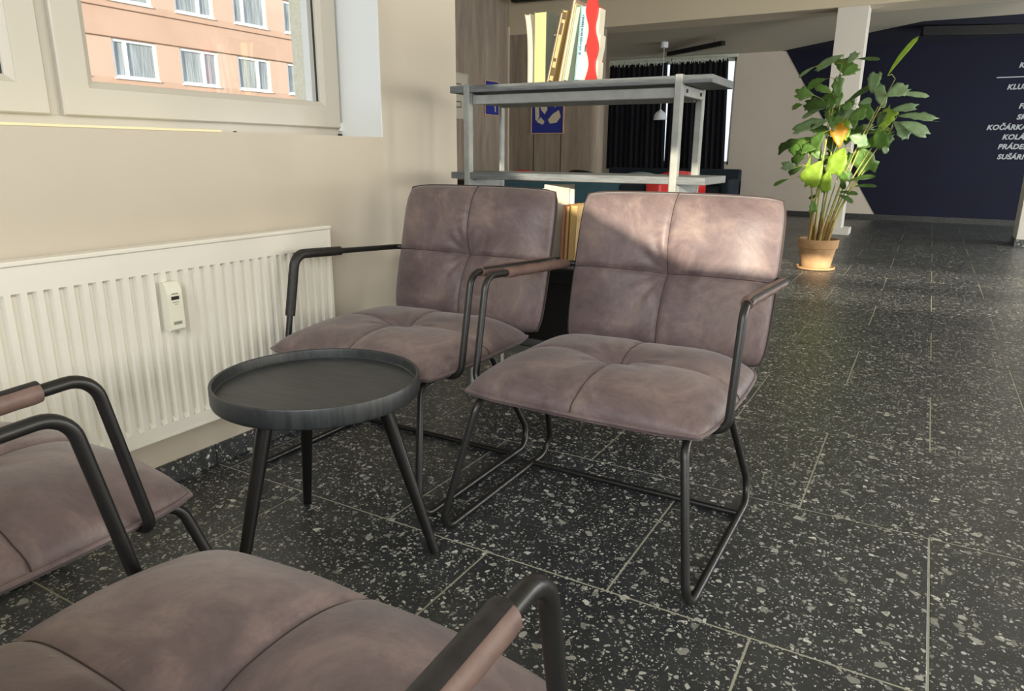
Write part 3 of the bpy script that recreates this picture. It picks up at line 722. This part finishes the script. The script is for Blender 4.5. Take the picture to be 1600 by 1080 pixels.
for i, (x0, _, px, py) in enumerate(stems):
    tgt = Vector(((px-283)*SC, random.uniform(-.1, .1), .237+(865-py)*SC)); b = Vector((x0*1.2, random.uniform(-.05, .05), .218))
    mid = b.lerp(tgt, .5)+Vector(((b.x-tgt.x)*.22, 0, .03)); pts = [(1-q)**2*b+2*q*(1-q)*mid+q*q*tgt for q in [k/10 for k in range(11)]]
    tubeobj('stem', pts, lambda q: .0085-.0055*q, STEM, pt, 7); ends += pts[4:]
    tubeobj('stem_sheath', [pts[0], pts[1], pts[2]], lambda q: .0125-.003*q, STEMB, pt, 8)
for b in tips:
    e = min(ends, key=lambda p: (p-b).length+(.25 if p.z > b.z+.02 else 0))
    m_ = (e+b)/2+Vector((0, 0, .02)); tubeobj('leaf_stalk', [e, m_, b], .0022, STEM, pt, 5)

# ------------------------------------------------------------------ pictures on the panelled walls
def picture(label, lo, hi, axis, mats, art):
    """axis 1: hangs on a wall facing -Y; axis 0: on a wall facing +X. lo/hi = (along, z)"""
    (a0, z0), (a1, z1) = lo, hi; wd, ht = a1-a0, z1-z0
    o = thing('framed_picture', label, 'picture', (a0, 7.95, z0) if axis == 1 else (-5.5, a0, z0), 0 if axis == 1 else math.pi/2, 'framed pictures on the panelled wall')
    bm = bmesh.new(); f = .016
    for (p, q) in (((0, 0), (wd, f)), ((0, ht-f), (wd, ht)), ((0, f), (f, ht-f)), ((wd-f, f), (wd, ht-f))): box(bm, (p[0], -.024, p[1]), (q[0], -.001, q[1]), .002)
    obj('frame', bm, mats[0], o)
    pr_ = boxobj('print', (f, -.012, f), (wd-f, -.004, ht-f), mats[1], o)
    art(o, wd, ht); return o
FRW = mottled('pale_wood_frame', srgb(176, 150, 124), srgb(196, 170, 142), 12, .6, .1); BLUE = M('ultramarine_print', srgb(34, 48, 142), .6).m; CREAM = M('cream_print', srgb(206, 200, 176), .7).m; WPAP = M('white_print', srgb(190, 186, 172), .7).m
def blob(o, pts, y=-.0135):
    bm = bmesh.new(); prism(bm, pts, y, y+.002, 1); obj('printed_shape', bm, CREAM, o)
def art1(o, w_, h_):
    S = lambda L: [(a*w_, b*h_) for a, b in L]
    blob(o, S([(.14, .30), (.20, .28), (.26, .38), (.24, .58), (.18, .72), (.12, .60)])); blob(o, S([(.24, .74), (.36, .82), (.46, .70), (.50, .52), (.42, .42), (.32, .50), (.26, .62)]))
    blob(o, S([(.18, .26), (.36, .20), (.42, .26), (.30, .36)])); blob(o, S([(.52, .30), (.66, .42), (.84, .50), (.90, .36), (.78, .24), (.58, .22)])); blob(o, S([(.40, .88), (.56, .90), (.54, .72), (.48, .74)]))
    blob(o, S([(.70, .56), (.78, .86), (.82, .86), (.75, .56)]))
picture('cream abstract cut-out shapes on blue, framed, on the rear panelled wall', (-5.115, 1.165), (-4.595, 1.80), 1, (FRW, BLUE), art1)
def art2(o, w_, h_): blob(o, [(w_*.72, h_*.12), (w_*.78, h_*.12), (w_*.74, h_*.38), (w_*.68, h_*.42)]); blob(o, [(w_*.3, h_*.55), (w_*.45, h_*.75), (w_*.4, h_*.5)])
picture('small blue framed print on the side panelled wall', (7.30, 1.40), (7.68, 1.86), 0, (FRW, BLUE), art2)
def art3(o, w_, h_):
    bm = bmesh.new()
    for (cx, cz) in ((.45, .70), (.45, .32)): 
        for (p, q) in (((-.14, -.07), (.14, -.05)), ((-.14, .05), (.14, .07)), ((.12, -.07), (.14, .07))): box(bm, ((cx+p[0])*w_, -.0135, (cz+p[1])*h_), ((cx+q[0])*w_, -.0115, (cz+q[1])*h_))
    obj('printed_shape', bm, THREAD, o)
picture('white framed print half hidden by the wall corner', (6.50, 1.325), (6.90, 1.885), 0, (M('white_frame', srgb(186, 180, 166), .6).m, WPAP), art3)

# ------------------------------------------------------------------ window_2, curtains, pendant, ceiling lamps
w2n = struct(bpy.data.objects.new('window_2', None), 'bright window hidden by dark curtains'); COL.objects.link(w2n)
bm = bmesh.new()
for (p, q) in (((a0, b0), (a1, b0+.05)), ((a0, b1-.05), (a1, b1)), ((a0, b0), (a0+.05, b1)), ((a1-.05, b0), (a1, b1)), ((-3.95, b0), (-3.89, b1))): box(bm, (p[0], 10.6, p[1]), (q[0], 10.66, q[1]))
obj('window_frame', bm, UPVCW, w2n); boxobj('pane', (a0+.05, 10.625, b0+.05), (a1-.05, 10.632, b1-.05), GLASS, w2n)
struct(boxobj('trim_curtain_rail', (-4.98, 10.40, 2.345), (-2.90, 10.44, 2.39), M('curtain_rail_white', srgb(214, 220, 206), .6).m), 'white curtain rail')
def curtain(label, x0, x1, x1b, ztop, zbot, seed):
    t = thing('curtain', label, 'curtain', (0, 0, 0), 0, 'curtains of the far window'); rnd = random.Random(seed)
    n = 110; bm = bmesh.new(); rows = []
    tops = [ztop-.022*abs(math.sin(k*.42+seed))-.018*rnd.random() for k in range(n+1)]
    for j in range(9):
        q = j/8; row = []
        for k in range(n+1):
            s = k/n; e = x1+(x1b-x1)*q; x = x0+(e-x0)*s; z = tops[k]+(zbot-tops[k])*q
            row.append(bm.verts.new((x, 10.36+.022*math.sin(s*70)+.012*math.sin(s*23+1), z)))
        rows.append(row)
    for A_, B_ in zip(rows, rows[1:]):
        for i in range(n): bm.faces.new((A_[i], A_[i+1], B_[i+1], B_[i]))
    r = bmesh.ops.extrude_face_region(bm, geom=list(bm.faces))
    for v in [x for x in r['geom'] if isinstance(x, bmesh.types.BMVert)]: v.co.y += .004
    obj('cloth', bm, CURTN, t, 60)
    # pale header tape showing in scallops above the cloth
    bm = bmesh.new(); pts = []
    for k in range(60):
        s = k/59; pts.append((x0+(x1-x0)*s, ztop-.045-.05*rnd.random()*(rnd.random() > .55)))
    prism(bm, [(x0, ztop+.01), (x1, ztop+.01)]+pts[::-1], 10.352, 10.395, 1)
    bm.free()
    bm = bmesh.new()
    for k in range(46):
        x = x0+(x1-x0)*(k+rnd.random()*.7)/46; dz = rnd.uniform(.015, .075)
        prism(bm, [(x-.012, ztop+.02), (x+.014, ztop+.02), (x+.004, ztop-dz), (x-.003, ztop-dz*.8)], 10.318, 10.326, 1)
    obj('header_tape', bm, M('header_tape', srgb(196, 204, 190), .9).m, t)
curtain('dark navy curtain, left half of the far window', -4.955, -3.975, -3.935, 2.335, .66, 1)
curtain('dark navy curtain, right half of the far window', -3.935, -3.02, -2.955, 2.335, .66, 2)
pn = thing('pendant_lamp', 'small white dome pendant lamp before the dark curtain', 'lamp', (-3.72, 9.4, 0))
PW = M('pendant_white', srgb(226, 232, 238), .4).m
bm = bmesh.new(); lathe(bm, [(0, 2.475), (.055, 2.475), (.055, 2.40), (.05, 2.395), (0, 2.395)], 24); obj('ceiling_rose', bm, PW, pn, 40)
tubeobj('cord', [(0, 0, 2.40), (0, 0, 1.53)], .004, PW, pn, 6)
bm = bmesh.new(); lathe(bm, [(0, 1.54), (.02, 1.54), (.03, 1.525), (.065, 1.505), (.088, 1.46), (.098, 1.40), (.094, 1.40), (.083, 1.455), (.06, 1.498), (0, 1.515)], 32); obj('shade', bm, PW, pn, 50)
bm = bmesh.new(); lathe(bm, [(0, 1.45), (.02, 1.455), (.026, 1.48), (.012, 1.52), (0, 1.52)], 16); obj('bulb', bm, PW, pn, 50)
def linlamp(label, p, q, z, wd=.07, ht=.055):
    p, q = Vector(p), Vector(q); d = q-p; o = thing('linear_lamp', label, 'lamp', (p.x, p.y, z), math.atan2(d.y, d.x), 'black linear ceiling lamps')
    boxobj('housing', (0, -wd/2, -ht), (d.length, wd/2, 0), M('lamp_black', srgb(8, 8, 8), .8).m, o, .003)
    boxobj('diffuser', (.01, -wd/2+.006, -ht-.003), (d.length-.01, wd/2-.006, -ht+.002), M('unlit_diffuser', srgb(30, 31, 30), .5).m, o)
    for x in (.2, d.length-.2): tubeobj('hanger', [(x, 0, -.002), (x, 0, .06)], .004, THREAD, o, 6)
linlamp('black linear ceiling lamp pointing at the pendant', (-3.85, 10.0), (-2.83, 9.25), 2.415)
linlamp('black linear lamp against the navy wall, upper right', (-.45, 9.42), (1.35, 10.05), 2.44, .08, .10)
linlamp('black linear lamp on the high ceiling, at the top edge', (-5.30, 7.72), (-4.3, 7.80), 2.905, .1, .05)

# ------------------------------------------------------------------ lettering on the navy wall
fnt = M('wall_lettering', srgb(176, 184, 190), .6).m
def text(s, x, z, size, y=10.49):
    cu = bpy.data.curves.new('lettering', 'FONT'); cu.body = s; cu.size = size; cu.shear = .22; cu.extrude = .002; cu.offset = .0035; cu.space_character = 1.06
    o = bpy.data.objects.new('lettering', cu); COL.objects.link(o); o.location = (x, y, z); o.rotation_euler = (math.pi/2, 0, 0); cu.materials.append(fnt)
    bpy.context.view_layer.update(); me = bpy.data.meshes.new_from_object(o.evaluated_get(bpy.context.evaluated_depsgraph_get())); bpy.data.objects.remove(o)
    return me
sg = thing('wall_lettering', 'pale italic capitals listing rooms on the navy wall', 'lettering', (0, 10.49, 0))
for s, x, z in (('K', .684, 2.02), ('KLUB', .597, 1.755), ('FI', .762, 1.515), ('SK', .762, 1.378), ('KOČÁRKÁRNA', .450, 1.250), ('KOLÁRNA', .642, 1.126), ('PRÁDELNA', .612, 1.003), ('SUŠÁRNA', .626, .872)):
    me = text(s, 0, 0, .088); me.name = 'lettering_line'; o = link('lettering_line', me, None, sg); o.location = (x, 0, z); o.rotation_euler = (math.pi/2, 0, 0)
boxobj('lettering_rule', (.462, -.004, 1.900), (1.5, .002, 1.912), fnt, sg)

# ------------------------------------------------------------------ lounge furniture at the back
TEAL = mottled('teal_fabric', srgb(52, 84, 98), srgb(62, 96, 110), 10, .95, .2); NAVF = mottled('dark_teal_fabric', srgb(22, 32, 42), srgb(28, 40, 50), 10, .95, .2)
def sofa(label, x0, x1, y0, y1, ztop, mat, back_front):
    o = thing('sofa', label, 'sofa', ((x0+x1)/2, (y0+y1)/2, 0)); hw, hd = (x1-x0)/2, (y1-y0)/2; s = -1 if back_front else 1
    def b(name, lo, hi, bev=.03): return boxobj(name, lo, hi, mat, o, bev, 3, smooth=40)
    by = sorted((s*hd, s*(hd-.16)))
    b('backrest', (-hw, by[0], .12), (hw, by[1], ztop)); b('base', (-hw+.11, -hd+.02, .10), (hw-.11, hd-.1, .30), .015)
    for k in (0, 1):
        w_ = hw-.13; ys = sorted((s*(hd-.17), -s*(hd-.02))); b('seat_cushion', (-w_+k*w_+.005, ys[0], .30), (k*w_-.005, ys[1], .43))
    for t in (-1, 1):
        xs = sorted((t*hw, t*(hw-.12))); b('armrest', (xs[0], -hd, .12), (xs[1], hd, .56 if ztop < .62 else .55))
        for t2 in (-1, 1): tubeobj('leg', [(t*(hw-.07), t2*(hd-.07), 0), (t*(hw-.07), t2*(hd-.07), .13)], .018, BLACKM, o, 10)
    return o
sofa('dark high backed sofa below the curtained window', -4.75, -2.62, 9.35, 10.15, .69, NAVF, False)
sofa('teal sofa with its back to the bookshelf', -4.50, -2.94, 5.9, 6.65, .60, TEAL, True)
def shell(label, x, y, rz, mat, ztop=.72):
    o = thing('shell_chair', label, 'chair', (x, y, 0), rz, 'round backed lounge chairs at the back')
    bm = bmesh.new(); n = 20; rows = []
    prof = [(0, .36, .20), (.12, .345, .22), (.22, .36, .24), (.27, .42, .25), (.285, .52, .25)]
    for j in range(7):
        q = j/6
        row = []
        for k in range(n+1):
            a = math.radians(-20+220*k/n); arch = math.sin(math.radians(180*k/n))
            r = .16+.12*min(1, q*1.6); z = .36+(q**1.3)*((ztop-.36)*(.28+.72*arch**.7))
            row.append(bm.verts.new((r*math.cos(a)*1.05, r*math.sin(a)*.95, z)))
        rows.append(row)
    c = bm.verts.new((0, 0, .35))
    for i in range(n): bm.faces.new((c, rows[0][i], rows[0][i+1]))
    bm.faces.new((c, rows[0][n], rows[0][0]))
    for A_, B_ in zip(rows, rows[1:]):
        for i in range(n): bm.faces.new((A_[i], A_[i+1], B_[i+1], B_[i]))
    bmesh.ops.recalc_face_normals(bm, faces=bm.faces)
    r = bmesh.ops.solidify(bm, geom=list(bm.faces), thickness=.012)
    obj('shell', bm, mat, o, 60)
    bm = bmesh.new(); lathe(bm, [(0, .355), (.17, .355), (.19, .37), (.17, .395), (0, .40)], 24, (0, -.01, 0)); obj('seat_pad', bm, mat, o, 50)
    for a in (45, 135, 225, 315):
        c, s = math.cos(math.radians(a)), math.sin(math.radians(a)); tubeobj('leg', [(c*.12, s*.12, .36), (c*.24, s*.24, 0)], .011, BLACKM, o, 8)
    return o
RED = M('red_plastic', srgb(190, 36, 32), .4).m; BLK = M('black_plastic', srgb(22, 24, 24), .5).m; GRN = M('pale_green_plastic', srgb(112, 136, 132), .5).m
shell('red round backed chair behind the left part of the teal sofa', -4.62, 7.0, 3.3, RED, .70)
shell('black round backed chair behind the teal sofa', -3.75, 7.0, 2.9, BLK, .715)
shell('pale green round backed chair between black and red ones', -3.26, 7.6, 3.2, GRN, .69)
shell('red round backed chair at the right shelf post', -2.62, 6.98, 3.4, RED, .725)
pf = thing('red_pouf', 'small red square seat beside the dark footstool', 'pouf', (-2.50, 5.95, 0))
boxobj('cushion', (-.125, -.12, .30), (.03, .2, .615), RED, pf, .02, 3, smooth=40); boxobj('base', (-.115, -.11, .0), (.02, .19, .30), BLK, pf, .005)
p2 = thing('side_cabinet', 'dark teal cube cabinet at the right end of the teal sofa', 'cabinet', (-2.79, 6.1, 0))
boxobj('body', (-.135, -.2, .04), (.135, .2, .60), NAVF, p2, .01); boxobj('base', (-.12, -.18, 0), (.12, .18, .05), BLK, p2); boxobj('door', (-.125, -.212, .06), (.125, -.199, .59), NAVF, p2, .003)
dc = thing('low_cabinet', 'dark low cabinet against the side wall behind the shelf', 'cabinet', (-4.98, 6.2, 0))
boxobj('body', (-.30, -.05, .05), (.42, .35, .58), BLK, dc, .006); boxobj('plinth', (-.28, -.03, 0), (.40, .33, .06), BLK, dc)
for k in (0, 1): boxobj('door', (-.295+k*.358, -.062, .07), (.057+k*.358, -.049, .57), BLK, dc, .003)
